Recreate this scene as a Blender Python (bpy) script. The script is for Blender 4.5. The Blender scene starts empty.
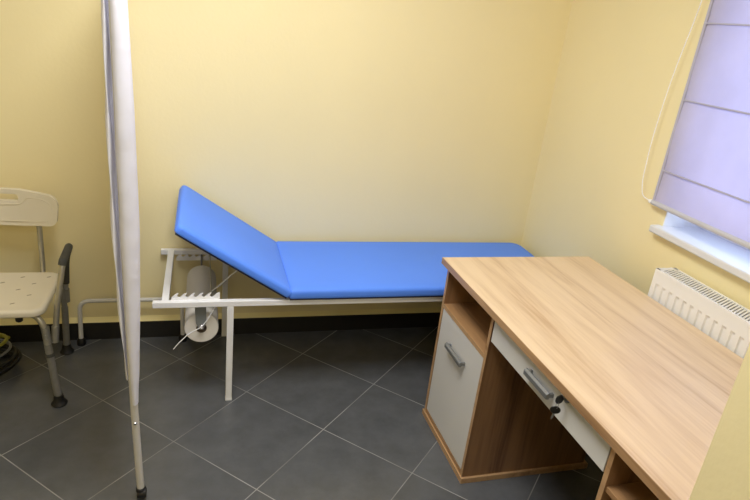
import bpy, bmesh, math, random
from mathutils import Vector, Matrix
random.seed(4)
C = bpy.context.scene.collection
PI = math.pi

# ------------------------------------------------------------------ helpers
def tag(o, label=None, cat=None, group=None, kind=None):
    if label: o['label'] = label
    if cat: o['category'] = cat
    if group: o['group'] = group
    if kind: o['kind'] = kind
    return o

def empty(name, loc, rz=0, label=None, cat=None):
    o = bpy.data.objects.new(name, None); C.objects.link(o)
    o.location = loc; o.rotation_euler = (0, 0, rz); o.empty_display_size = .05
    return tag(o, label, cat)

def obj(name, bm, mat, parent=None, smooth=True, bev=0, seg=2, ang=35):
    bmesh.ops.recalc_face_normals(bm, faces=bm.faces[:])
    me = bpy.data.meshes.new(name); bm.to_mesh(me); bm.free()
    o = bpy.data.objects.new(name, me); C.objects.link(o)
    me.materials.append(mat)
    if parent is not None: o.parent = parent
    if bev:
        m = o.modifiers.new('bevel', 'BEVEL'); m.width = bev; m.segments = seg
        m.limit_method = 'ANGLE'; m.angle_limit = math.radians(40)
    if smooth:
        for p in me.polygons: p.use_smooth = True
        try: me.set_sharp_from_angle(angle=math.radians(ang))
        except Exception: pass
    return o

def box(bm, x0, x1, y0, y1, z0, z1, M=None):
    vs = [bm.verts.new((x, y, z)) for x in (x0, x1) for y in (y0, y1) for z in (z0, z1)]
    for f in ((0, 1, 3, 2), (4, 6, 7, 5), (0, 4, 5, 1), (2, 3, 7, 6), (0, 2, 6, 4), (1, 5, 7, 3)):
        bm.faces.new([vs[i] for i in f])
    if M: bmesh.ops.transform(bm, matrix=M, verts=vs)
    return bm

def smooth_path(pts, r=.03, n=6):
    """round the corners of a polyline"""
    pts = [Vector(p) for p in pts]; out = [pts[0]]
    for a, b, c in zip(pts, pts[1:], pts[2:]):
        d1 = a - b; d2 = c - b
        k = min(r, d1.length * .48, d2.length * .48)
        p, q = b + d1.normalized() * k, b + d2.normalized() * k
        for i in range(n + 1):
            t = i / n
            out.append(p * (1 - t) ** 2 + b * 2 * t * (1 - t) + q * t * t)
    out.append(pts[-1]); return out

def tube(bm, pts, r, n=14, closed=False, taper=None):
    pts = [Vector(p) for p in pts]; rings = []
    N = len(pts); prev = None
    for i, p in enumerate(pts):
        if closed: t = pts[(i + 1) % N] - pts[i - 1]
        else: t = pts[min(i + 1, N - 1)] - pts[max(i - 1, 0)]
        t.normalize()
        if prev is None:
            u = t.cross(Vector((0, 0, 1)) if abs(t.z) < .9 else Vector((1, 0, 0))).normalized()
        else:
            u = (prev - t * prev.dot(t)).normalized()
        prev = u; w = t.cross(u)
        rr = r if taper is None else taper[i]
        rings.append([bm.verts.new(p + (u * math.cos(2 * PI * k / n) + w * math.sin(2 * PI * k / n)) * rr) for k in range(n)])
    pairs = list(zip(rings, rings[1:])) + ([(rings[-1], rings[0])] if closed else [])
    for a, b in pairs:
        for k in range(n): bm.faces.new((a[k], a[(k + 1) % n], b[(k + 1) % n], b[k]))
    if not closed:
        bm.faces.new(rings[0]); bm.faces.new(rings[-1])
    return bm

def lathe(bm, prof, M=None, n=32, cap=True):
    """prof: (radius, height) list turned around z"""
    rings = []; allv = []
    for r, z in prof:
        ring = [bm.verts.new((max(r, 1e-4) * math.cos(2 * PI * k / n), max(r, 1e-4) * math.sin(2 * PI * k / n), z)) for k in range(n)]
        rings.append(ring); allv += ring
    for a, b in zip(rings, rings[1:]):
        for k in range(n): bm.faces.new((a[k], a[(k + 1) % n], b[(k + 1) % n], b[k]))
    if cap: bm.faces.new(rings[0]); bm.faces.new(rings[-1])
    if M: bmesh.ops.transform(bm, matrix=M, verts=allv)
    return bm

def rrect(x0, x1, y0, y1, r, n=6):
    out = []
    R4 = r if isinstance(r, (tuple, list)) else (r, r, r, r)      # back right, back left, front left, front right
    for cx, cy, a0, r in ((x1 - R4[0], y1 - R4[0], 0, R4[0]), (x0 + R4[1], y1 - R4[1], PI / 2, R4[1]), (x0 + R4[2], y0 + R4[2], PI, R4[2]), (x1 - R4[3], y0 + R4[3], 1.5 * PI, R4[3])):
        for i in range(n + 1):
            a = a0 + i / n * PI / 2
            out.append((cx + r * math.cos(a), cy + r * math.sin(a)))
    return out

def pad(bm, x0, x1, y0, y1, z0, z1, rc, re, crown=0.004, M=None, n=5, zf=None):
    """upholstered slab: rounded plan corners, rounded top and bottom edges, light crown"""
    rings = []; allv = []
    steps = [(re * .4, z0)] + [(re * .4 * (1 - math.sin(a)), z0 + re * .4 * (1 - math.cos(a))) for a in [PI / 2 * i / 3 for i in range(1, 4)]]
    steps += [(re * (1 - math.cos(a)), z1 - re + re * math.sin(a)) for a in [PI / 2 * i / n for i in range(n + 1)]]
    steps += [(re * 1.6, z1 + crown * .5), (re * 3, z1 + crown)]
    for ins, z in steps:
        pts = rrect(x0 + ins, x1 - ins, y0 + ins, y1 - ins, [max(c_ - ins * .6, .004) for c_ in (rc if isinstance(rc, tuple) else (rc,) * 4)])
        ring = [bm.verts.new((x, y, z + (zf(x, y) if zf else 0))) for x, y in pts]; rings.append(ring); allv += ring
    for a, b in zip(rings, rings[1:]):
        for k in range(len(a)): bm.faces.new((a[k], a[(k + 1) % len(a)], b[(k + 1) % len(a)], b[k]))
    bm.faces.new(rings[0]); bm.faces.new(rings[-1])
    if M: bmesh.ops.transform(bm, matrix=M, verts=allv)
    return bm

def prism(bm, pts, a0, a1, axis='y', M=None):
    """polygon extruded along an axis; pts are the other two coordinates in order"""
    def mk(p, a):
        return {'x': (a, p[0], p[1]), 'y': (p[0], a, p[1]), 'z': (p[0], p[1], a)}[axis]
    A = [bm.verts.new(mk(p, a0)) for p in pts]; B = [bm.verts.new(mk(p, a1)) for p in pts]
    n = len(pts)
    bm.faces.new(A); bm.faces.new(B[::-1])
    for i in range(n): bm.faces.new((A[i], A[(i + 1) % n], B[(i + 1) % n], B[i]))
    if M: bmesh.ops.transform(bm, matrix=M, verts=A + B)
    return bm

NB = bmesh.new

# ------------------------------------------------------------------ materials
def srgb(r, g, b):
    f = lambda c: (c / 255 / 12.92) if c / 255 <= .04045 else ((c / 255 + .055) / 1.055) ** 2.4
    return (f(r), f(g), f(b), 1)

def mat(name, col, rough=.5, metal=0, spec=.5, noise=None, bump=None, sheen=0, trans=0, coat=0):
    m = bpy.data.materials.new(name); m.use_nodes = True
    nt = m.node_tree; b = nt.nodes['Principled BSDF']
    b.inputs['Base Color'].default_value = col
    b.inputs['Roughness'].default_value = rough
    b.inputs['Metallic'].default_value = metal
    b.inputs['Specular IOR Level'].default_value = spec
    b.inputs['Coat Weight'].default_value = coat
    tc = nt.nodes.new('ShaderNodeTexCoord')
    if noise:                       # (scale, strength)
        n = nt.nodes.new('ShaderNodeTexNoise'); n.inputs['Scale'].default_value = noise[0]; n.inputs['Detail'].default_value = 5
        r = nt.nodes.new('ShaderNodeMapRange'); r.inputs[1].default_value = .3; r.inputs[2].default_value = .7
        r.inputs[3].default_value = 1 - noise[1]; r.inputs[4].default_value = 1 + noise[1]
        mx = nt.nodes.new('ShaderNodeVectorMath'); mx.operation = 'SCALE'; mx.inputs[0].default_value = col[:3]
        nt.links.new(tc.outputs['Object'], n.inputs['Vector']); nt.links.new(n.outputs['Fac'], r.inputs[0])
        nt.links.new(r.outputs[0], mx.inputs['Scale']); nt.links.new(mx.outputs[0], b.inputs['Base Color'])
    if bump:                        # (scale, distance)
        n = nt.nodes.new('ShaderNodeTexNoise'); n.inputs['Scale'].default_value = bump[0]; n.inputs['Detail'].default_value = 4
        bp = nt.nodes.new('ShaderNodeBump'); bp.inputs['Distance'].default_value = bump[1]; bp.inputs['Strength'].default_value = 1
        nt.links.new(tc.outputs['Object'], n.inputs['Vector']); nt.links.new(n.outputs['Fac'], bp.inputs['Height'])
        nt.links.new(bp.outputs[0], b.inputs['Normal'])
    return m

def wood(name, light, dark, axis=1, rough=.42):
    m = bpy.data.materials.new(name); m.use_nodes = True
    nt = m.node_tree; b = nt.nodes['Principled BSDF']; L = nt.links.new
    tc = nt.nodes.new('ShaderNodeTexCoord')
    sc = [16, 16, 16]; sc[axis] = 1.1
    mp = nt.nodes.new('ShaderNodeMapping'); mp.inputs['Scale'].default_value = sc
    L(tc.outputs['Object'], mp.inputs['Vector'])
    n1 = nt.nodes.new('ShaderNodeTexNoise'); n1.inputs['Scale'].default_value = 1; n1.inputs['Detail'].default_value = 6
    n1.inputs['Roughness'].default_value = .6; n1.inputs['Distortion'].default_value = .5
    L(mp.outputs[0], n1.inputs['Vector'])
    sc2 = [110, 110, 110]; sc2[axis] = 5
    mp2 = nt.nodes.new('ShaderNodeMapping'); mp2.inputs['Scale'].default_value = sc2
    L(tc.outputs['Object'], mp2.inputs['Vector'])
    n2 = nt.nodes.new('ShaderNodeTexNoise'); n2.inputs['Scale'].default_value = 1; n2.inputs['Detail'].default_value = 4
    L(mp2.outputs[0], n2.inputs['Vector'])
    mu = nt.nodes.new('ShaderNodeMath'); mu.operation = 'MULTIPLY_ADD'; mu.inputs[1].default_value = .28
    L(n2.outputs['Fac'], mu.inputs[0]); L(n1.outputs['Fac'], mu.inputs[2])
    cr = nt.nodes.new('ShaderNodeValToRGB')
    cr.color_ramp.elements[0].position = .44; cr.color_ramp.elements[0].color = dark
    cr.color_ramp.elements[1].position = .74; cr.color_ramp.elements[1].color = light
    e = cr.color_ramp.elements.new(.58); e.color = tuple(light[i] * .62 + dark[i] * .38 for i in range(4))
    L(mu.outputs[0], cr.inputs[0]); L(cr.outputs[0], b.inputs['Base Color'])
    b.inputs['Roughness'].default_value = rough
    bp = nt.nodes.new('ShaderNodeBump'); bp.inputs['Distance'].default_value = .0003; bp.inputs['Strength'].default_value = .5
    L(n2.outputs['Fac'], bp.inputs['Height']); L(bp.outputs[0], b.inputs['Normal'])
    return m

def tiles(name, ox, oy, ang, S, base, grout):
    m = bpy.data.materials.new(name); m.use_nodes = True
    nt = m.node_tree; b = nt.nodes['Principled BSDF']; L = nt.links.new
    N = lambda t, **k: nt.nodes.new('ShaderNode' + t)
    tc = N('TexCoord'); sub = N('VectorMath'); sub.operation = 'SUBTRACT'; sub.inputs[1].default_value = (ox, oy, 0)
    L(tc.outputs['Object'], sub.inputs[0])
    comp = []
    for v in ((math.cos(ang), math.sin(ang), 0), (-math.sin(ang), math.cos(ang), 0)):
        d = N('VectorMath'); d.operation = 'DOT_PRODUCT'; d.inputs[1].default_value = tuple(c / S for c in v)
        L(sub.outputs[0], d.inputs[0]); comp.append(d.outputs['Value'])
    pp = []
    for c in comp:
        p = N('Math'); p.operation = 'PINGPONG'; p.inputs[1].default_value = .5; L(c, p.inputs[0]); pp.append(p.outputs[0])
    mn = N('Math'); mn.operation = 'MINIMUM'; L(pp[0], mn.inputs[0]); L(pp[1], mn.inputs[1])
    gm = N('MapRange'); gm.inputs[1].default_value = .0028; gm.inputs[2].default_value = .0052
    gm.inputs[3].default_value = 1; gm.inputs[4].default_value = 0; L(mn.outputs[0], gm.inputs[0])
    fl = []
    for c in comp:
        f = N('Math'); f.operation = 'FLOOR'; L(c, f.inputs[0]); fl.append(f.outputs[0])
    cx = N('CombineXYZ'); L(fl[0], cx.inputs[0]); L(fl[1], cx.inputs[1])
    wn = N('TexWhiteNoise'); L(cx.outputs[0], wn.inputs['Vector'])
    ns = N('TexNoise'); ns.inputs['Scale'].default_value = 9; ns.inputs['Detail'].default_value = 8; ns.inputs['Roughness'].default_value = .65
    add = N('VectorMath'); add.operation = 'MULTIPLY_ADD'; add.inputs[1].default_value = (7, 3, 5)
    L(cx.outputs[0], add.inputs[0]); L(tc.outputs['Object'], add.inputs[2]); L(add.outputs[0], ns.inputs['Vector'])
    mr = N('MapRange'); mr.inputs[1].default_value = .3; mr.inputs[2].default_value = .7; mr.inputs[3].default_value = .84; mr.inputs[4].default_value = 1.16
    L(ns.outputs['Fac'], mr.inputs[0])
    m2 = N('MapRange'); m2.inputs[3].default_value = .94; m2.inputs[4].default_value = 1.06; L(wn.outputs['Value'], m2.inputs[0])
    mm = N('Math'); mm.operation = 'MULTIPLY'; L(mr.outputs[0], mm.inputs[0]); L(m2.outputs[0], mm.inputs[1])
    sc = N('VectorMath'); sc.operation = 'SCALE'; sc.inputs[0].default_value = base[:3]; L(mm.outputs[0], sc.inputs['Scale'])
    gn = N('TexNoise'); gn.inputs['Scale'].default_value = 3; L(tc.outputs['Object'], gn.inputs['Vector'])
    gr = N('MapRange'); gr.inputs[1].default_value = .35; gr.inputs[2].default_value = .6; gr.inputs[3].default_value = .45; gr.inputs[4].default_value = 1.1
    L(gn.outputs['Fac'], gr.inputs[0])
    gs = N('VectorMath'); gs.operation = 'SCALE'; gs.inputs[0].default_value = grout[:3]; L(gr.outputs[0], gs.inputs['Scale'])
    mix = N('Mix'); mix.data_type = 'RGBA'
    L(gm.outputs[0], mix.inputs['Factor']); L(sc.outputs[0], mix.inputs['A']); L(gs.outputs[0], mix.inputs['B'])
    L(mix.outputs['Result'], b.inputs['Base Color'])
    rr = N('MapRange'); rr.inputs[3].default_value = .27; rr.inputs[4].default_value = .8; L(gm.outputs[0], rr.inputs[0])
    L(rr.outputs[0], b.inputs['Roughness'])
    bp = N('Bump'); bp.inputs['Distance'].default_value = .001; bp.inputs['Strength'].default_value = .6; bp.invert = True
    L(gm.outputs[0], bp.inputs['Height']); L(bp.outputs[0], b.inputs['Normal'])
    return m

WALL = mat('wall_paint', srgb(244, 230, 181), .62, spec=.35, noise=(1.3, .025), bump=(60, .0006))
CEIL = mat('ceiling_paint', srgb(238, 236, 228), .8)
TILE = tiles('floor_tile', -.2433, -.8418, -.7925, .43, srgb(88, 90, 93), srgb(148, 148, 147))
BASET = mat('baseboard_tile', srgb(32, 31, 31), .45, noise=(6, .15))
LEDGE = mat('baseboard_ledge', srgb(250, 236, 175), .6)
WHITE_METAL = mat('white_metal', srgb(236, 236, 236), .38, noise=(20, .02))
SCREEN_METAL = mat('screen_metal', srgb(212, 210, 206), .42, noise=(20, .03))
ALU = mat('brushed_aluminium', srgb(186, 184, 176), .36, metal=.85, noise=(50, .06))
ALU_D = mat('worn_aluminium', srgb(146, 145, 140), .5, metal=.45, noise=(50, .08))
CHROME = mat('chrome', srgb(200, 200, 200), .22, metal=1)
STEEL = mat('satin_steel', srgb(128, 130, 131), .5, metal=.45)
BLUE = mat('blue_vinyl', srgb(92, 145, 255), .5, spec=.28, noise=(3, .02), bump=(220, .0002))
BOARD = mat('couch_board', srgb(40, 48, 84), .7)
PLASTIC = mat('cream_plastic', srgb(226, 218, 198), .5, noise=(9, .02), bump=(320, .0002))
HOLE = mat('drain_hole', srgb(158, 148, 126), .8)
FOAM = mat('grey_foam', srgb(74, 74, 70), .85, bump=(200, .0006))
RUBBER = mat('black_rubber', srgb(14, 14, 15), .55)
PAPER = mat('tissue_paper', srgb(226, 222, 214), .85, bump=(120, .0005))
CORE = mat('cardboard_core', srgb(110, 98, 84), .85)
GREYSTRAP = mat('grey_bracket', srgb(128, 132, 130), .5, metal=.2)
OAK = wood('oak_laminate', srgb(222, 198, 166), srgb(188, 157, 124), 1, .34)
OAKV_SHADED = wood('oak_upright_shaded', srgb(146, 110, 76), srgb(98, 68, 45), 2)  # same laminate as the desktop, cabinet shade put into a darker colour
OAKX_SHADED = wood('oak_shelf_shaded', srgb(168, 130, 90), srgb(120, 86, 58), 1)  # desktop laminate again, darkened in colour for the dim light inside
OAKE = wood('oak_edge_band', srgb(186, 150, 110), srgb(150, 114, 78), 1)
FRONT = mat('white_laminate', srgb(206, 205, 202), .5, spec=.4)
KEYBLACK = mat('black_key_plastic', srgb(18, 18, 18), .35)
RAD = mat('radiator_enamel', srgb(236, 237, 238), .32)
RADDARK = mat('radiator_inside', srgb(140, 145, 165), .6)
PVC = mat('white_window_plastic', srgb(240, 242, 244), .3)
SILLM = mat('window_sill_white', srgb(222, 224, 228), .35)
HOSEB = mat('black_hose', srgb(26, 26, 26), .4)
HOSEG = mat('grey_hose', srgb(120, 122, 124), .4)
HOSEY = mat('yellow_hose', srgb(150, 148, 55), .45)
BAND = mat('blind_seam', srgb(182, 180, 198), .7)
BAR = mat('blind_bar', srgb(196, 197, 204), .5)
BEAD = mat('bead_plastic', srgb(250, 250, 250), .4)

def fabric(name, col, tr, noise_scale, amount, tcol=None, bump=None):
    m = bpy.data.materials.new(name); m.use_nodes = True
    nt = m.node_tree; L = nt.links.new
    for n in list(nt.nodes):
        if n.type == 'BSDF_PRINCIPLED': nt.nodes.remove(n)
    out = [n for n in nt.nodes if n.type == 'OUTPUT_MATERIAL'][0]
    tc = nt.nodes.new('ShaderNodeTexCoord'); ns = nt.nodes.new('ShaderNodeTexNoise')
    ns.inputs['Scale'].default_value = noise_scale; ns.inputs['Detail'].default_value = 5
    L(tc.outputs['Object'], ns.inputs['Vector'])
    mr = nt.nodes.new('ShaderNodeMapRange'); mr.inputs[1].default_value = .3; mr.inputs[2].default_value = .7
    mr.inputs[3].default_value = 1 - amount; mr.inputs[4].default_value = 1 + amount; L(ns.outputs['Fac'], mr.inputs[0])
    res = []
    for c in (col, tcol or col):
        s = nt.nodes.new('ShaderNodeVectorMath'); s.operation = 'SCALE'; s.inputs[0].default_value = c[:3]
        L(mr.outputs[0], s.inputs['Scale']); res.append(s)
    d = nt.nodes.new('ShaderNodeBsdfDiffuse'); t = nt.nodes.new('ShaderNodeBsdfTranslucent')
    L(res[0].outputs[0], d.inputs['Color']); L(res[1].outputs[0], t.inputs['Color'])
    if bump:
        n2 = nt.nodes.new('ShaderNodeTexNoise'); n2.inputs['Scale'].default_value = bump[0]
        bp = nt.nodes.new('ShaderNodeBump'); bp.inputs['Distance'].default_value = bump[1]
        L(tc.outputs['Object'], n2.inputs['Vector']); L(n2.outputs['Fac'], bp.inputs['Height']); L(bp.outputs[0], d.inputs['Normal'])
    mx = nt.nodes.new('ShaderNodeMixShader'); mx.inputs[0].default_value = tr
    L(d.outputs[0], mx.inputs[1]); L(t.outputs[0], mx.inputs[2]); L(mx.outputs[0], out.inputs['Surface'])
    return m
CURTAIN = fabric('screen_cloth', srgb(238, 239, 252), .12, 6, .03, bump=(14, .004))
BLIND = fabric('blind_cloth', srgb(206, 202, 224), .30, 5, .06, tcol=srgb(188, 184, 232))  # colour mottling paints in uneven daylight from the vague scene outside

def glass():
    m = bpy.data.materials.new('window_glass'); m.use_nodes = True
    nt = m.node_tree; L = nt.links.new
    for n in list(nt.nodes):
        if n.type == 'BSDF_PRINCIPLED': nt.nodes.remove(n)
    out = [n for n in nt.nodes if n.type == 'OUTPUT_MATERIAL'][0]
    t = nt.nodes.new('ShaderNodeBsdfTransparent'); g = nt.nodes.new('ShaderNodeBsdfGlossy'); g.inputs['Roughness'].default_value = .02
    t.inputs['Color'].default_value = (.94, .96, .96, 1)
    mx = nt.nodes.new('ShaderNodeMixShader'); mx.inputs[0].default_value = .06
    L(t.outputs[0], mx.inputs[1]); L(g.outputs[0], mx.inputs[2]); L(mx.outputs[0], out.inputs['Surface'])
    return m
GLASS = glass()

def emit(name, col, s):
    m = bpy.data.materials.new(name); m.use_nodes = True
    b = m.node_tree.nodes['Principled BSDF']
    b.inputs['Emission Color'].default_value = col; b.inputs['Emission Strength'].default_value = s
    return m

# ------------------------------------------------------------------ the room
XL, XR, YB, YF, ZC = -2.3, 1.655, 0.0, -4.4, 2.62
YW = -2.2           # far face of the wall stub at the right of the doorway
T = .2
def struct(name, bm, m, parent=None, **k):
    o = obj(name, bm, m, parent, **k)
    if parent is None: o['kind'] = 'structure'
    return o
struct('floor', box(NB(), XL - T, XR + T + .1, YF - T, YB + T, -.1, 0), TILE, smooth=False)
struct('ceiling', box(NB(), XL - T, XR + T + .1, YF - T, YB + T, ZC, ZC + .1), CEIL, smooth=False)
struct('wall_back', box(NB(), XL - T, XR + .3, YB, YB + T, 0, ZC), WALL, smooth=False)
struct('wall_left', box(NB(), XL - T, XL, YF, YB, 0, ZC), WALL, smooth=False)
struct('wall_hall', box(NB(), XL - T, XR + .3, YF - T, YF, 0, ZC), WALL, smooth=False)
WY0, WY1, WZ0, WZ1 = -2.0, -1.0, 1.0, 2.15     # window opening
bm = NB(); WT = .3
box(bm, XR, XR + WT, YF, WY0, 0, ZC); box(bm, XR, XR + WT, WY1, YB, 0, ZC)
box(bm, XR, XR + WT, WY0, WY1, 0, WZ0 - .03); box(bm, XR, XR + WT, WY0, WY1, WZ1, ZC)
struct('wall_right', bm, WALL, smooth=False)
bm = NB(); box(bm, .752, XR, YW - .13, YW, 0, ZC); box(bm, XL, -.95, YW - .13, YW, 0, ZC)
struct('wall_front', bm, WALL, smooth=False)

# dark tile baseboards with their cream top joint
def skirt(name, x0, x1, y0, y1, along):
    b = struct(name, box(NB(), x0, x1, y0, y1, 0, .095), BASET, smooth=False)
    P = [(y0, .095), (y1, .095), (y1, .122), (y0 + (.002 if y1 == 0 else 0), .099)]
    if along == 'x' and y1 == 0: obj('ledge', prism(NB(), P, x0, x1, 'x'), LEDGE, b, smooth=False)
    else: obj('ledge', box(NB(), x0, x1, y0, y1, .095, .107), LEDGE, b, smooth=False)
skirt('baseboard_back', XL + .012, XR - .012, -.012, 0, 'x')
skirt('baseboard_right', XR - .012, XR, YW, 0, 'y')
skirt('baseboard_left', XL, XL + .012, YF, 0, 'y')
skirt('baseboard_front', .764, XR - .012, YW, YW + .012, 'x')

# window: plastic frame, pane, inner sill
win = empty('window_1', (XR + .2, -1.5, 1.0)); win['kind'] = 'structure'
bm = NB(); fx0, fx1 = -.02, .05
box(bm, fx0, fx1, -.5, .5, -.03, .05); box(bm, fx0, fx1, -.5, .5, 1.08, 1.15)
box(bm, fx0, fx1, -.5, -.43, .05, 1.08); box(bm, fx0, fx1, .43, .5, .05, 1.08)
obj('window_frame', bm, PVC, win, bev=.004)
bm = NB()
box(bm, fx0 - .015, fx0 + .03, -.43, .43, .05, .11); box(bm, fx0 - .015, fx0 + .03, -.43, .43, 1.02, 1.08)
box(bm, fx0 - .015, fx0 + .03, -.43, -.37, .11, 1.02); box(bm, fx0 - .015, fx0 + .03, .37, .43, .11, 1.02)
obj('window_sash', bm, PVC, win, bev=.004)
obj('pane', box(NB(), .0, .006, -.37, .37, .11, 1.02), GLASS, win, smooth=False)
obj('window_reveal', box(NB(), -.198, -.02, .495, .4999, .002, 1.149), PVC, win, smooth=False)
obj('window_reveal', box(NB(), -.198, -.02, -.4999, -.495, .002, 1.149), PVC, win, smooth=False)
obj('window_sill', box(NB(), -.242, -.02, -.52, .522, -.028, .002), SILLM, win, bev=.006)

# ------------------------------------------------------------------ roman blind
bl = empty('window_blind', (1.628, -1.475, 1.085), 0, 'pale lilac fabric blind with horizontal seams hanging before the bright window', 'blind')
bm = NB(); y0, y1 = -.525, .525
H = 1.15; cols = 40; rows = 46; g = []
for j in range(rows + 1):
    z = H * j / rows; row = []
    for i in range(cols + 1):
        y = y0 + (y1 - y0) * i / cols
        ph = (z - .135) / .275
        dx = -.004 * abs(math.sin(PI * ph)) + .0015 * math.sin(y * 17 + z * 6)
        row.append(bm.verts.new((dx, y, z)))
    g.append(row)
for j in range(rows):
    for i in range(cols): bm.faces.new((g[j][i], g[j][i + 1], g[j + 1][i + 1], g[j + 1][i]))
o = obj('blind_fabric', bm, BLIND, bl)
for k in range(4):
    z = .135 + .275 * k
    obj('seam', box(NB(), -.0075, -.0015, y0, y1, z - .003, z + .003), BAND, bl, bev=.001)
for y in (y0, y1):
    obj('side_hem', box(NB(), -.006, -.001, y - .006, y + .006, 0, H), BAND, bl)
bm = NB(); tube(bm, [(-.002, y0 - .006, 0), (-.002, y1 + .006, 0)], .0105, 16)
obj('bottom_bar', bm, BAR, bl)
bm = NB(); tube(bm, [(-.002, y1 + .004, .0), (-.002, y1 + .022, .0)], .008, 14)
obj('end_cap', bm, BEAD, bl)
obj('head_rail', box(NB(), -.02, .026, y0 - .005, y1 + .005, H - .01, H + .03), BAR, bl, bev=.003)
# bead chain: a slack loop down the left side
pts = smooth_path([(.0, .56, 1.15), (.0, .575, .77), (.0, .622, .47), (.0, .634, .22), (.0, .622, .06), (.0, .60, .005), (.0, .552, 0.0)], .12, 8)
L_ = [0]
for a, b in zip(pts, pts[1:]): L_.append(L_[-1] + (b - a).length)
bm = NB(); tube(bm, pts, .0014, 6)
d = 0; i = 0
while d < L_[-1]:
    while L_[i + 1] < d: i += 1
    t = (d - L_[i]) / (L_[i + 1] - L_[i]); p = pts[i].lerp(pts[i + 1], t)
    bmesh.ops.create_icosphere(bm, subdivisions=1, radius=.0029, matrix=Matrix.Translation(p)); d += .0062
obj('bead_chain', bm, BEAD, bl)

# ------------------------------------------------------------------ radiator
ry1, ry0, rz0, rz1 = -1.150, -2.155, .29, .883
ra = empty('radiator', (XR, 0, 0), 0, 'white ribbed panel radiator on the wall below the window sill', 'radiator')
xb, xf = -.022, -.112
def ribbed(x, s):
    """panel pressed with vertical channels"""
    bm = NB(); n = int((ry1 - ry0 - .03) / .0365); ya = ry1 - .016
    zt = [rz0 + .01, rz0 + .055, rz0 + .066, rz1 - .066, rz1 - .055, rz1 - .012]
    ys = [ry1]; dep = [0]
    for k in range(n):
        c = ya - .0365 * (k + .5) + .006
        for dy, q in ((.0095, 0), (.006, 1), (-.006, 1), (-.0095, 0)):
            ys.append(c + dy); dep.append(q)
    ys.append(ry0); dep.append(0)
    zz = [0, 0, 1, 1, 0, 0]; g = []
    for z, q in zip(zt, zz):
        g.append([bm.verts.new((x + s * .007 * q * dd, y, z)) for y, dd in zip(ys, dep)])
    for a, b in zip(g, g[1:]):
        for k in range(len(a) - 1): bm.faces.new((a[k], a[k + 1], b[k + 1], b[k]))
    r = bmesh.ops.extrude_face_region(bm, geom=bm.faces[:])
    bmesh.ops.translate(bm, verts=[v for v in r['geom'] if isinstance(v, bmesh.types.BMVert)], vec=(s * .004, 0, 0))
    return bm
o = obj('front_panel', ribbed(xf, 1), RAD, ra, ang=20)
o = obj('back_panel', ribbed(xb, -1), RAD, ra, ang=20)
bm = NB()
for k in range(36):
    y = ry1 - .02 - k * .027
    if y < ry0 + .02: break
    box(bm, xf + .012, xb - .012, y - .001, y + .001, rz0 + .04, rz1 - .02)
obj('convector_fins', bm, RADDARK, ra, smooth=False)
# top grille: frame with slanted bars
bm = NB()
box(bm, xf - .002, xf + .009, ry0, ry1, rz1 - .014, rz1); box(bm, xb - .009, xb + .002, ry0, ry1, rz1 - .014, rz1)
box(bm, xf, xb, ry1 - .018, ry1 + .001, rz1 - .014, rz1); box(bm, xf, xb, ry0 - .001, ry0 + .008, rz1 - .014, rz1)
y = ry1 - .01
while y > ry0 + .02:
    M = Matrix.Translation(((xf + xb) / 2, y, rz1 - .004)) @ Matrix.Rotation(.42, 4, 'Z')
    box(bm, -.038, .038, -.0032, .0032, -.003, .003, M); y -= .0125
obj('top_grille', bm, RAD, ra, smooth=False)
for y in (ry1, ry0):
    bm = NB(); box(bm, xf - .001, xb + .001, y - .0015, y + .0015, rz0 + .012, rz1 - .004)
    obj('side_panel', bm, RAD, ra, bev=.001)
for y in (ry1 - .12, ry0 + .12):
    obj('wall_bracket', box(NB(), xb - .004, -.001, y - .014, y + .014, rz0 + .05, rz1 - .05), RAD, ra)
bm = NB(); tube(bm, smooth_path([(-.07, ry0 + .03, rz0 + .02), (-.07, ry0 + .03, rz0 - .1), (-.07, ry0 + .03, .0)], .02), .009)
obj('supply_pipe', bm, RAD, ra)

# ------------------------------------------------------------------ examination couch
cou = empty('examination_couch', (0, 0, 0), 0, 'blue padded medical examination couch with raised headrest on white metal frame', 'couch')
q = .025; zt = .497; yf, yk = -.597, -.032     # outer faces of front rail, inner face of back rail
bm = NB()
box(bm, -.328, 1.60, yf, yf + q, zt - q, zt)
box(bm, -.328, 1.60, yk, yk + q, zt - q, zt)
box(bm, -.294, -.266, yf + q, yk, zt - q, zt - .0005)
box(bm, .215, .24, yf + q, yk, zt - q, zt - .0005)
box(bm, 1.575, 1.60, yf + q, yk, zt - q, zt - .0005)
obj('couch_frame', bm, WHITE_METAL, cou, bev=.002)
for x in (-.034, 1.36):
    for y in (yf, yk):
        bm = NB(); box(bm, x, x + .027, y, y + .025, .008, zt - q)
        lg = obj('leg', bm, WHITE_METAL, cou, bev=.002)
        bm = NB(); box(bm, x - .001, x + .028, y - .001, y + .026, 0, .012)
        o = obj('leg_cap', bm, WHITE_METAL, lg, bev=.002)
# toothed racks for the headrest prop
def rack(y, z):
    P = [(-.258, z - .004)]
    n = 6; w = (.258 - .064) / n
    for k in range(n):
        x = -.258 + k * w
        P += [(x + w * .10, z + .008), (x + w * .62, z + .024), (x + w * .95, z + .027), (x + w * .72, z + .013), (x + w * .94, z + .008)]
    P[-2:] = [(-.064, z + .030)]; P += [(-.064, z - .012), (-.258, z - .012)]
    return prism(NB(), P, y, y + .003)
obj('tooth_rack', rack(-.5725, .5), WHITE_METAL, cou, smooth=False)
obj('tooth_rack', rack(-.0365, .455), WHITE_METAL, cou, smooth=False)
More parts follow.
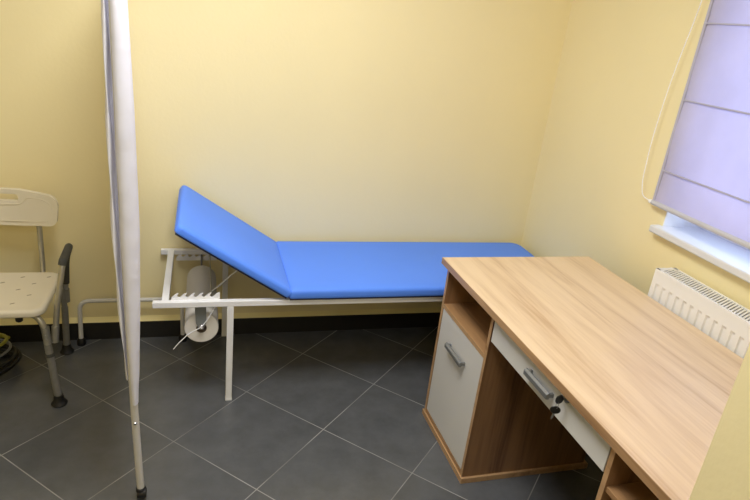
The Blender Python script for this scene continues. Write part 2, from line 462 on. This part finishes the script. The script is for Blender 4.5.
# pads
bm = NB(); pad(bm, .222, 1.612, -.612, -.03, .507, .551, (.06, .012, .012, .05), .017)
mt = obj('mattress', bm, BLUE, cou, ang=60)
obj('base_board', box(NB(), .226, 1.6, -.6, -.04, zt, .509), BOARD, cou)
ha = math.radians(33.0); d = Vector((-math.cos(ha), 0, math.sin(ha))); n_ = Vector((math.sin(ha), 0, math.cos(ha)))
MB = Matrix(((d.x, 0, n_.x, .216), (0, 1, 0, 0), (d.z, 0, n_.z, .500), (0, 0, 0, 1)))
bm = NB(); pad(bm, .004, .551, -.612, -.03, .009, .046, (.022, .012, .012, .022), .015, M=MB)
obj('headrest', bm, BLUE, cou, ang=60)
obj('headrest_board', box(NB(), .008, .54, -.6, -.04, 0, .0105, MB), BOARD, cou)
for y in (-.5, -.14):
    bm = NB(); tube(bm, [(.2185, y - .03, .506), (.2185, y + .03, .506)], .0055, 10)
    obj('hinge', bm, STEEL, cou)
# wire prop: two arms and the cross bar that sits in the teeth
def on_under(t): return MB @ Vector((t, 0, -.003))
nx, nz = -.098, .517
top = on_under(.235)
bm = NB()
P = [(top.x, -.545, top.z), (nx, -.545, nz), (nx, -.065, .482), (top.x, -.065, top.z)]
tube(bm, smooth_path(P, .006, 4), .0032, 10)
tube(bm, [(top.x, -.56, top.z), (top.x, -.53, top.z)], .006, 10)
tube(bm, [(top.x, -.10, top.z), (top.x, -.07, top.z)], .006, 10)
obj('headrest_prop', bm, ALU, cou)
# hanger of the paper roll
bm = NB(); prism(bm, [(-.165, .475), (-.118, .475), (-.118, .385), (-.128, .36), (-.150, .36), (-.160, .385)], -.5725, -.569)
obj('roll_bracket', bm, GREYSTRAP, cou, bev=.001)
bm = NB(); tube(bm, [(-.137, -.042, .370), (-.137, -.042, .475)], .0045, 10)
obj('roll_bracket', bm, ALU_D, cou)
bm = NB()
tube(bm, smooth_path([(-.078, -.575, .472), (-.105, -.585, .42), (-.137, -.587, .372), (-.185, -.59, .35), (-.232, -.6, .305), (-.250, -.6, .280)], .03, 6), .0020, 10)
tube(bm, [(-.137, -.59, .370), (-.137, -.04, .370)], .004, 12)
obj('roll_spindle', bm, WHITE_METAL, cou)
bm = NB(); lathe(bm, [(.009, 0), (.011, .003), (.011, .008), (.007, .012)], Matrix.Translation((-.137, -.573, .370)) @ Matrix.Rotation(PI / 2, 4, 'X'), 16)
obj('spindle_nut', bm, CHROME, cou)

# paper roll
pr = empty('paper_roll', (-.137, -.30, .3552), 0, 'white couch paper roll hanging under the raised headrest', 'paper roll')
R_, r_ = .0700, .0215; ye0, ye1 = -.262, .245
bm = NB(); n = 48; rings = []
for rr, yy in ((r_, ye0), (R_ - .003, ye0), (R_, ye0 + .003), (R_, ye1 - .003), (R_ - .003, ye1), (r_, ye1)):
    rings.append([bm.verts.new((rr * math.cos(2 * PI * k / n), yy, rr * math.sin(2 * PI * k / n))) for k in range(n)])
for a, b in zip(rings, rings[1:] + rings[:1]):
    for k in range(n): bm.faces.new((a[k], a[(k + 1) % n], b[(k + 1) % n], b[k]))
obj('paper', bm, PAPER, pr)
bm = NB(); rings = []
for rr, yy in ((r_ - .002, ye0 - .002), (r_, ye0 - .002), (r_, ye1 + .002), (r_ - .002, ye1 + .002)):
    rings.append([bm.verts.new((rr * math.cos(2 * PI * k / n), yy, rr * math.sin(2 * PI * k / n))) for k in range(n)])
for a, b in zip(rings, rings[1:] + rings[:1]):
    for k in range(n): bm.faces.new((a[k], a[(k + 1) % n], b[(k + 1) % n], b[k]))
obj('core', bm, CORE, pr)

# ------------------------------------------------------------------ privacy screen
sN = Vector((-.341, -1.121, 0)); sF = Vector((-.463, -.055, 0))
scn = empty('privacy_screen', (sN.x, sN.y, 0), 0, 'white cloth folding privacy screen on thin posts seen edge-on beside the couch', 'screen')
e = (sF - sN).normalized(); p_ = Vector((e.y, -e.x, 0))       # p_ points to the right of the picture
far = sF - sN; PH = 1.72
def lean(z):           # the near post leans a little
    t = min(max((z - .03) / .8, 0), 1); return -.0125 * (1 - (1 - t) ** 2)
bm = NB(); tube(bm, [(lean(z), 0, z) for z in (.035, .15, .25, .35, .45, .55, .7, .85, 1.2, PH)], .0122, 16); po = obj('post', bm, SCREEN_METAL, scn)
bm = NB(); lathe(bm, [(.004, 0), (.0055, .001), (.004, .0035), (.001, .004)], Matrix.Translation((lean(.325), -.0118, .325)) @ Matrix.Rotation(PI / 2, 4, 'X'), 12); obj('screw', bm, CHROME, po)
bm = NB(); tube(bm, [(far.x, far.y, .235), (far.x, far.y, PH)], .0105, 16); obj('post', bm, SCREEN_METAL, scn)
for z in (PH, .40):
    bm = NB(); tube(bm, [(lean(z), 0, z), (far.x, far.y, z)], .007 if z < 1 else .0105, 12); obj('rail', bm, SCREEN_METAL, scn)
# caster under the near post
ca = NB(); lathe(ca, [(.012, 0), (.0165, .004), (.0165, .014), (.013, .018)], Matrix.Translation((0, 0, .026)), 20)
M = Matrix.Translation((.003, -.002, .0195)) @ Matrix.Scale(1.18, 4) @ Matrix.Rotation(PI / 2, 4, 'Y')
lathe(ca, [(.010, -.013), (.015, -.012), (.0165, -.007), (.0165, .007), (.015, .012), (.010, .013)], M, 24)
obj('caster', ca, RUBBER, scn)
# U foot under the far post
fy = far.y
xa, xb_ = -.702 - sN.x, -.232 - sN.x
bm = NB(); tube(bm, smooth_path([(xa - .006, fy, .03), (xa, fy, .240), (xb_, fy, .240), (xb_ + .002, fy, .03)], .05, 10), .0105, 14)
ft = obj('foot_frame', bm, SCREEN_METAL, scn)
for x in (xa - .006, xb_ + .002):
    bm = NB(); lathe(bm, [(.019, 0), (.021, .004), (.020, .026), (.014, .036)], Matrix.Translation((x, fy, 0)), 20)
    obj('rubber_foot', bm, RUBBER, ft)
# cloth
Lp = far.length
prof = [(-.035, .010), (-.034, .002), (-.031, -.003), (-.027, -.002), (-.025, .014), (-.022, .055), (-.017, .060), (-.0145, .030), (-.0135, .004), (-.008, -.0145),
        (.002, -.0185), (.014, -.018), (.025, -.013), (.035, -.005), (.041, .008), (.043, .03), (.034, .055), (.018, .08), (-.006, .10)]
s = .10; k = 0
while s < Lp - .04:
    s += .02; k += 1
    prof.append((-.013 * math.cos(k * .62) * (1 - .5 * s / Lp), s))
prof += [(.012, Lp - .01), (.016, Lp + .006), (.004, Lp + .016)]
def wid(z):
    pts = [(.33, .25), (.42, .35), (.5, .52), (.74, .82), (1.0, 1.0), (1.35, .95), (1.7, .76)]
    if z <= pts[0][0]: return pts[0][1]
    for (a, b), (c, d2) in zip(pts, pts[1:]):
        if z <= c: return b + (d2 - b) * (z - a) / (c - a)
    return pts[-1][1]
bm = NB(); g = []; rows = 48
for j in range(rows + 1):
    row = []
    for i, (o_, s_) in enumerate(prof):
        zb = .49 if i < 5 else (.49 - .09 * min(1, (i - 4) / 4))
        z = zb + (1.695 - zb) * j / rows
        w = wid(z)
        if i < 18:
            oo = o_ * w + (.002 * math.sin(z * 23 + i) if i < 9 else 0)
            if o_ > -.012: oo = max(abs(oo), .0) * (1 if o_ > 0 else -1)
            ss = s_ if s_ < 0 else s_ * (.6 + .4 * w)
        else:
            oo = o_ + .004 * math.sin(z * 5 + s_ * 20); ss = s_
        p = p_ * oo + e * ss
        # keep cloth outside the post
        if i < 18 and p.length < .0150: p = p.normalized() * .0150
        row.append(bm.verts.new((p.x + lean(z) * max(0, 1 - s_ / .5), p.y, z)))
    g.append(row)
for j in range(rows):
    for i in range(len(prof) - 1): bm.faces.new((g[j][i], g[j][i + 1], g[j + 1][i + 1], g[j + 1][i]))
o = obj('curtain', bm, CURTAIN, scn, ang=180)
m = o.modifiers.new('sub', 'SUBSURF'); m.levels = 1; m.render_levels = 1

# ------------------------------------------------------------------ shower chair
cx = -.985
ch = empty('shower_chair', (cx, -.34, 0), 0, 'cream plastic shower chair with aluminium legs and grey foam armrests', 'chair')
def L3(x, y, z): return Vector((x - cx, y + .34, z))
zs = .452
def sag(x, y): return -.010 * max(0, 1 - (x / .22) ** 2) * max(0, 1 - (y / .17) ** 2)
bm = NB(); pad(bm, -.25, .25, -.215, .165, zs - .03, zs, .05, .014, crown=-.003, zf=None)
seat = obj('seat', bm, PLASTIC, ch, ang=60)
HOLES = ((.103, .111), (.161, .043), (.115, -.013), (.168, -.067), (.125, -.141), (.039, .057), (.205, .11), (.055, -.075), (0, -.02), (.045, -.15))
for (x, y) in HOLES:
    for s in (1, -1):
        if x < .01 and s < 0: continue
        M = Matrix.Translation((x * s, y, zs - .0032)) @ Matrix.Rotation(.5 * s, 4, 'Z') @ Matrix.Diagonal((1, .38, 1, 1))
        bm = NB(); lathe(bm, [(.0095, 0), (.0095, .0008), (.006, .0012)], M, 14)
        obj('drain_hole', bm, HOLE, seat)
# backrest: curved moulded panel with a hand slot
W2, z0_, z1_ = .250, .652, .810
def outline(n=10):
    P = []
    def arc(cx_, cz, r, a0, a1):
        for i in range(n + 1):
            a = a0 + (a1 - a0) * i / n; P.append((cx_ + r * math.cos(a), cz + r * math.sin(a)))
    arc(W2 - .045, z1_ - .058, .045, 0, PI / 2 * .92)
    P.append((.09, z1_)); P.append((-.09, z1_))
    arc(-W2 + .045, z1_ - .058, .045, PI / 2 * 1.08, PI)
    arc(-W2 + .045, z0_ + .048, .040, PI, PI * 1.45)
    P.append((-.1, z0_)); P.append((.1, z0_))
    arc(W2 - .045, z0_ + .048, .040, PI * 1.55, 2 * PI)
    return P
def backbm():
    bm = NB()
    out = outline(); slot = rrect(-.09, .09, z1_ - .050, z1_ - .020, .014, 5)
    T2 = .024
    vo = [bm.verts.new((x, 0, z)) for x, z in out]; vi = [bm.verts.new((x, 0, z)) for x, z in slot]
    eo = [bm.edges.new((vo[i], vo[(i + 1) % len(vo)])) for i in range(len(vo))]
    ei = [bm.edges.new((vi[i], vi[(i + 1) % len(vi)])) for i in range(len(vi))]
    bmesh.ops.triangle_fill(bm, edges=eo + ei, use_beauty=True)
    bmesh.ops.subdivide_edges(bm, edges=[ed for ed in bm.edges if ed.calc_length() > .07], cuts=3)
    r = bmesh.ops.extrude_face_region(bm, geom=bm.faces[:])
    bmesh.ops.translate(bm, verts=[v for v in r['geom'] if isinstance(v, bmesh.types.BMVert)], vec=(0, T2, 0))
    for v in bm.verts: v.co.y += .225 - .05 * (v.co.x / W2) ** 2 + .1 * (v.co.z - z0_) - .012
    return bm
back = obj('backrest', backbm(), PLASTIC, ch, bev=.006, seg=3)
# raised inner line of the backrest
def by(x, z): return .213 - .05 * (x / W2) ** 2 + .1 * (z - z0_)
for s in (1, -1):
    bm = NB()
    P = [(.225, z0_ + .075), (.222, z1_ - .055), (.19, z1_ - .033), (.125, z1_ - .03), (.10, z1_ - .062), (.01, z1_ - .068)]
    pts = smooth_path([(s * x, by(x, z) - .0005, z) for x, z in P], .015, 5)
    tube(bm, pts, .002, 8)
    P = [(.01, z0_ + .02), (.13, z0_ + .022), (.205, z0_ + .030)]
    tube(bm, smooth_path([(s * x, by(x, z) - .0005, z) for x, z in P], .03, 5), .002, 8)
    obj('moulded_line', bm, PLASTIC, back)
for s in (1, -1):
    bm = NB(); tube(bm, smooth_path([(s * .162, -.05, zs - .044), (s * .162, .178, zs - .044), (s * .162, .20, zs + .0), (s * .158, .232, z0_ + .09)], .03, 6), .0115, 14)
    obj('backrest_post', bm, ALU, ch)
for s in (1, -1):
    # front leg: bends out from under the seat, then an adjustable lower tube
    X = lambda x: s * (x - cx)
    bm = NB(); tube(bm, smooth_path([(X(-.86), -.13, .408), (X(-.775), -.165, .408), (X(-.748), -.178, .372), (X(-.739), -.182, .28)], .03, 6), .0125, 14)
    lg = obj('leg', bm, ALU, ch)
    bm = NB(); tube(bm, [(X(-.742), -.180, .360), (X(-.737), -.184, .285)], .0150, 14); so = obj('socket', bm, ALU, lg)
    for zz in (.312, .332):
        bm = NB(); bmesh.ops.create_icosphere(bm, subdivisions=2, radius=.0032, matrix=Matrix.Translation((X(-.741 + .25 * (.36 - zz) * .2), -.1965, zz))); obj('button', bm, CHROME, so)
    bm = NB(); tube(bm, [(X(-.738), -.184, .287), (X(-.714), -.198, .02)], .0145, 14); obj('leg_extension', bm, ALU_D, lg)
    bm = NB(); tube(bm, [(X(-.7345), -.186, .242), (X(-.733), -.187, .228)], .0175, 14); obj('collar', bm, FOAM, lg)
    bm = NB(); lathe(bm, [(.030, 0), (.032, .006), (.026, .014), (.021, .022), (.019, .045)], Matrix.Translation((X(-.714), -.198, 0)), 24); obj('rubber_foot', bm, RUBBER, lg)
    # rear leg
    bm = NB(); tube(bm, smooth_path([(X(-.90), .10, .408), (X(-.80), .16, .408), (X(-.752), .19, .37), (X(-.748), .195, .25)], .035, 6), .0125, 14)
    lg = obj('leg', bm, ALU_D, ch)
    bm = NB(); tube(bm, [(X(-.748), .195, .255), (X(-.760), .218, .02)], .0145, 14); obj('leg_extension', bm, ALU_D, lg)
    bm = NB(); lathe(bm, [(.030, 0), (.032, .006), (.026, .014), (.021, .022), (.019, .045)], Matrix.Translation((X(-.761), .219, 0)), 24); obj('rubber_foot', bm, RUBBER, lg)
    # armrest tube with foam grip
    pts = smooth_path([(X(-.712), -.168, .30), (X(-.698), -.150, .44), (X(-.672), -.105, .618), (X(-.696), .15, .585), (X(-.728), .20, .50), (X(-.742), .205, .30)], .04, 8)
    bm = NB(); tube(bm, pts, .0115, 14); ar = obj('armrest', bm, ALU, ch)
    fo = smooth_path([(X(-.6745), -.110, .602), (X(-.672), -.105, .618), (X(-.696), .15, .585), (X(-.728), .20, .50), (X(-.737), .204, .375)], .045, 8)
    bm = NB(); tube(bm, fo, .0160, 16); obj('foam_grip', bm, FOAM, ar)
    bm = NB(); tube(bm, [(X(-.7135), -.170, .285), (X(-.708), -.164, .355)], .0145, 14); obj('socket', bm, ALU, ar)
    bm = NB(); tube(bm, [(X(-.7425), .205, .28), (X(-.741), .205, .345)], .0175, 14); obj('socket', bm, ALU_D, ar)
for y in (-.15, .10):
    bm = NB(); tube(bm, [(-.22, y, .408), (.22, y, .408)], .0115); obj('seat_rail', bm, ALU, ch)
for s in (1, -1):
    bm = NB(); lathe(bm, [(.008, -.004), (.013, .0), (.014, .012), (.011, .018), (.008, .022)], Matrix.Translation((s * .153, -.175, .390)), 16); obj('seat_knob', bm, RUBBER, ch)

# ------------------------------------------------------------------ coiled hoses on the floor at the left
def coil(name, m, ccx, ccy, z0, r, turns, tr, label, rise=.02, ex=1.0, tilt=0):
    bm = NB(); pts = []; n = int(turns * 30)
    for i in range(n + 1):
        a = 2 * PI * i / 30 + .7; k = i / 30
        rr = r + .010 * math.sin(k * 2.1 + r * 30) + .006 * math.sin(a * 3)
        x = rr * ex * math.cos(a); y = rr * math.sin(a)
        pts.append((x, y, tr + rise * k + tilt * (x + r)))
    tube(bm, pts, tr, 10)
    o = obj(name, bm, m); o.location = (ccx, ccy, z0); return tag(o, label, 'hose')
coil('coiled_hose', HOSEB, -1.065, -.25, 0, .118, 3.2, .0095, 'black rubber hose coiled on the floor under the chair, lowest of the coils', .0195)
coil('coiled_hose', HOSEG, -1.065, -.255, .085, .108, 1.2, .006, 'thin grey hose looped on top of the black coil under the chair', .014)
coil('coiled_hose', HOSEY, -1.055, -.235, .112, .082, 1.3, .0075, 'yellow-green hose loop topmost on the coils under the chair', .017)

# ------------------------------------------------------------------ desk
DX, DY, DH, DR = .8195, -.7728, .7706, .0070
dk = empty('office_desk', (DX, DY, 0), DR, 'oak laminate office desk with grey-white door and drawer fronts by the wall', 'desk')
DW, DL = .710, 1.405
def V(a, b): return (-b, -a)              # v grows towards the camera, local y = -v
def dbox(u0, u1, v0, v1, z0, z1): return box(NB(), u0, u1, -v1, -v0, z0, z1)
tt = .027
obj('desktop', dbox(.0012, DW, 0.0012, DL, DH - tt, DH), OAK, dk, bev=.0012)
obj('edge_band', dbox(-.0, .0014, 0.0, DL, DH - tt, DH - .0006), OAKE, dk, bev=.0005)
obj('edge_band', dbox(0, DW, -.0002, .0012, DH - tt, DH - .0006), OAKE, dk, bev=.0005)
tp = .016; fu = .022; pd = .60; zb = DH - tt
va, vb = .026, .455                       # pedestal with the door
obj('plinth', dbox(fu - .006, fu + .575, va - .010, vb + .010, 0, .024), OAKE, dk, bev=.001)
obj('side_panel', dbox(fu, fu + .56, va, va + tp, .024, zb), OAKV_SHADED, dk, bev=.0008)
obj('side_panel', dbox(fu, fu + .56, vb - tp, vb, .024, zb), OAKV_SHADED, dk, bev=.0008)
obj('back_panel', dbox(fu + .30, fu + .312, va + tp, vb - tp, .024, zb), OAKV_SHADED, dk)
obj('shelf', dbox(fu + .001, fu + .30, va + tp, vb - tp, .558, .575), OAKX_SHADED, dk, bev=.0008)
obj('bottom_panel', dbox(fu, fu + .56, va + tp, vb - tp, .024, .040), OAKX_SHADED, dk)
for p0 in (va, vb - tp):
    obj('edge_band', dbox(fu - .0009, fu, p0, p0 + tp, .024, zb), OAKE, dk, smooth=False)
obj('edge_band', dbox(fu - .0009, fu + .001, va + tp, vb - tp, .558, .575), OAKE, dk, smooth=False)
dr = obj('door', dbox(fu + .001, fu + .018, va + tp + .002, vb - tp - .002, .044, .555), FRONT, dk, bev=.0012)
def handle(par, v0, v1, z):
    bm = NB()
    prof = [(fu - .025, z - .010), (fu - .014, z - .012), (fu - .011, z + .008), (fu - .018, z + .012), (fu - .026, z + .006)]
    bm = NB(); prism(bm, prof, -v1, -v0, 'y')
    for v in (v0 + .006, v1 - .006):
        box(bm, fu - .018, fu + .003, -v - .005, -v + .005, z - .007, z + .006)
    return obj('handle', bm, STEEL, par, bev=.0015)
handle(dr, .162, .314, .450)
# drawer
v0d, v1d = vb + .006, 1.112
dw = obj('drawer', dbox(fu + .001, fu + .018, v0d, v1d, .642, zb - .006), FRONT, dk, bev=.0012)
bm = NB(); box(bm, fu + .018, fu + .42, -v1d + .03, -v0d - .03, .655, .668); obj('drawer_box', bm, FRONT, dw)
handle(dw, .724, .858, .693)
vk, zk = .916, .726
bm = NB(); lathe(bm, [(.012, 0), (.0125, .001), (.0125, .006), (.0105, .0075)], Matrix.Translation((fu + .0015, -vk, zk)) @ Matrix.Rotation(-PI / 2, 4, 'Y'), 24)
obj('lock', bm, STEEL, dw)
# second pedestal, open at the front
vc, vd = 1.118, 1.395
obj('side_panel', dbox(fu, fu + .56, vc, vc + tp, .024, zb), OAKV_SHADED, dk, bev=.0008)
obj('side_panel', dbox(fu, fu + .56, vd - tp, vd, .024, zb), OAKV_SHADED, dk, bev=.0008)
obj('back_panel', dbox(fu + .50, fu + .512, vc + tp, vd - tp, .024, zb), OAKV_SHADED, dk)
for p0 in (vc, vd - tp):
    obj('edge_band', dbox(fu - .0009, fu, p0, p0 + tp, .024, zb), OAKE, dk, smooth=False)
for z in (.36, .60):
    obj('shelf', dbox(fu + .004, fu + .50, vc + tp, vd - tp, z, z + tp), OAKX_SHADED, dk, bev=.0008)
obj('bottom_panel', dbox(fu, fu + .56, vc + tp, vd - tp, .024, .04), OAKX_SHADED, dk)
obj('plinth', dbox(fu - .006, fu + .575, vc - .010, vd + .008, 0, .024), OAKE, dk, bev=.001)
obj('modesty_panel', dbox(fu + .545, fu + .56, vb, vc, .30, zb), OAKV_SHADED, dk)

# keys
Mdk = Matrix.Translation((DX, DY, 0)) @ Matrix.Rotation(DR, 4, 'Z')
def key(loc, rot, label, blade):
    r = empty('key', (0, 0, 0)); tag(r, label, 'key')
    r.matrix_world = Mdk @ Matrix.Translation(loc) @ rot
    bm = NB(); lathe(bm, [(.0035, -.0028), (.0132, -.0025), (.0152, 0), (.0132, .0025), (.0035, .0028)], Matrix.Translation((0, 0, 0)) @ Matrix.Rotation(PI / 2, 4, 'X') @ Matrix.Diagonal((1, .86, 1, 1)), 24)
    obj('key_bow', bm, KEYBLACK, r)
    bm = NB(); prism(bm, [(-.003, .011), (.003, .011), (.003, .009 + blade), (0, .012 + blade), (-.0018, .009 + blade * .8), (-.003, .009 + blade * .7), (-.0018, .009 + blade * .55), (-.003, .009 + blade * .4)], -.0009, .0009)
    obj('key_blade', bm, STEEL, r)
    return r
# key pushed in the lock: its blade points into the drawer (+u)
key((fu - .0255, -vk, zk), Matrix.Rotation(PI / 2, 4, 'Y'), 'black-headed key pushed into the desk drawer lock', .016)
key((fu - .027, -vk + .004, zk - .038), Matrix.Rotation(PI, 4, 'Y') @ Matrix.Rotation(.45, 4, 'Z') @ Matrix.Rotation(.12, 4, 'Y'), 'black-headed key dangling from the other key on a ring', .022)
bm = NB(); c0 = Vector((fu - .0265, -vk + .002, zk - .018)); N_ = 24
pts = [c0 + Vector((.001 * math.sin(2 * PI * i / N_), .0 + .011 * math.sin(2 * PI * i / N_) * .6, .0125 * math.cos(2 * PI * i / N_))) for i in range(N_)]
tube(bm, pts, .0007, 6, closed=True)
o = obj('key_ring', bm, STEEL); o.matrix_world = Mdk; tag(o, 'thin steel ring linking the two small keys at the desk drawer', 'key ring')

# ------------------------------------------------------------------ lights
def lamp(name, x, y, w, h, power, label, col=(1, .995, .985), z=ZC):
    e_ = empty(name, (x, y, z), 0, label, 'ceiling light')
    bm = NB(); box(bm, -w / 2 - .02, w / 2 + .02, -h / 2 - .02, h / 2 + .02, -.03, 0); obj('lamp_housing', bm, PVC, e_, bev=.003)
    bm = NB(); box(bm, -w / 2, w / 2, -h / 2, h / 2, -.036, -.0305)
    obj('diffuser', bm, emit('lamp_diffuser', (*col, 1), 4), e_, bev=.002)
    ld = bpy.data.lights.new(name + '_light', 'AREA'); ld.shape = 'RECTANGLE'; ld.size = w; ld.size_y = h; ld.energy = power; ld.color = col
    lo = bpy.data.objects.new('lamp_light', ld); C.objects.link(lo); lo.location = (0, 0, -.045); lo.parent = e_
    return e_
lamp('ceiling_light', -.02, -1.4, .8, .8, 33, 'large square flat ceiling light above the middle of the room')
lamp('ceiling_light', .0, -3.4, .6, .6, 10, 'square flat ceiling light above the doorway side behind the viewer')

w = bpy.data.worlds.new('daylight'); bpy.context.scene.world = w; w.use_nodes = True
bg = w.node_tree.nodes['Background']; bg.inputs[0].default_value = (.62, .74, 1.0, 1); bg.inputs[1].default_value = 4.4

# ------------------------------------------------------------------ camera
f, yaw, pit, rol = 590.877, .307348, .371517, .116491
cam = bpy.data.cameras.new('camera'); co = bpy.data.objects.new('camera', cam); C.objects.link(co)
cam.sensor_width = 36; cam.lens = f * 36 / 750; cam.clip_start = .02
fw = Vector((math.sin(yaw) * math.cos(pit), math.cos(yaw) * math.cos(pit), -math.sin(pit)))
rt = Vector((math.cos(yaw), -math.sin(yaw), 0)); up = rt.cross(fw)
r2 = rt * math.cos(rol) + up * math.sin(rol); u2 = -rt * math.sin(rol) + up * math.cos(rol)
co.matrix_world = Matrix(((r2.x, u2.x, -fw.x, -.13819), (r2.y, u2.y, -fw.y, -2.86271), (r2.z, u2.z, -fw.z, 1.65597), (0, 0, 0, 1)))
sc = bpy.context.scene; sc.camera = co
sc.view_settings.view_transform = 'Standard'; sc.view_settings.look = 'None'
sc.view_settings.exposure = 0; sc.view_settings.gamma = 1; sc.view_settings.use_curve_mapping = False
try:
    sc.cycles.use_denoising = True; sc.cycles.max_bounces = 10; sc.cycles.diffuse_bounces = 6
except Exception: pass
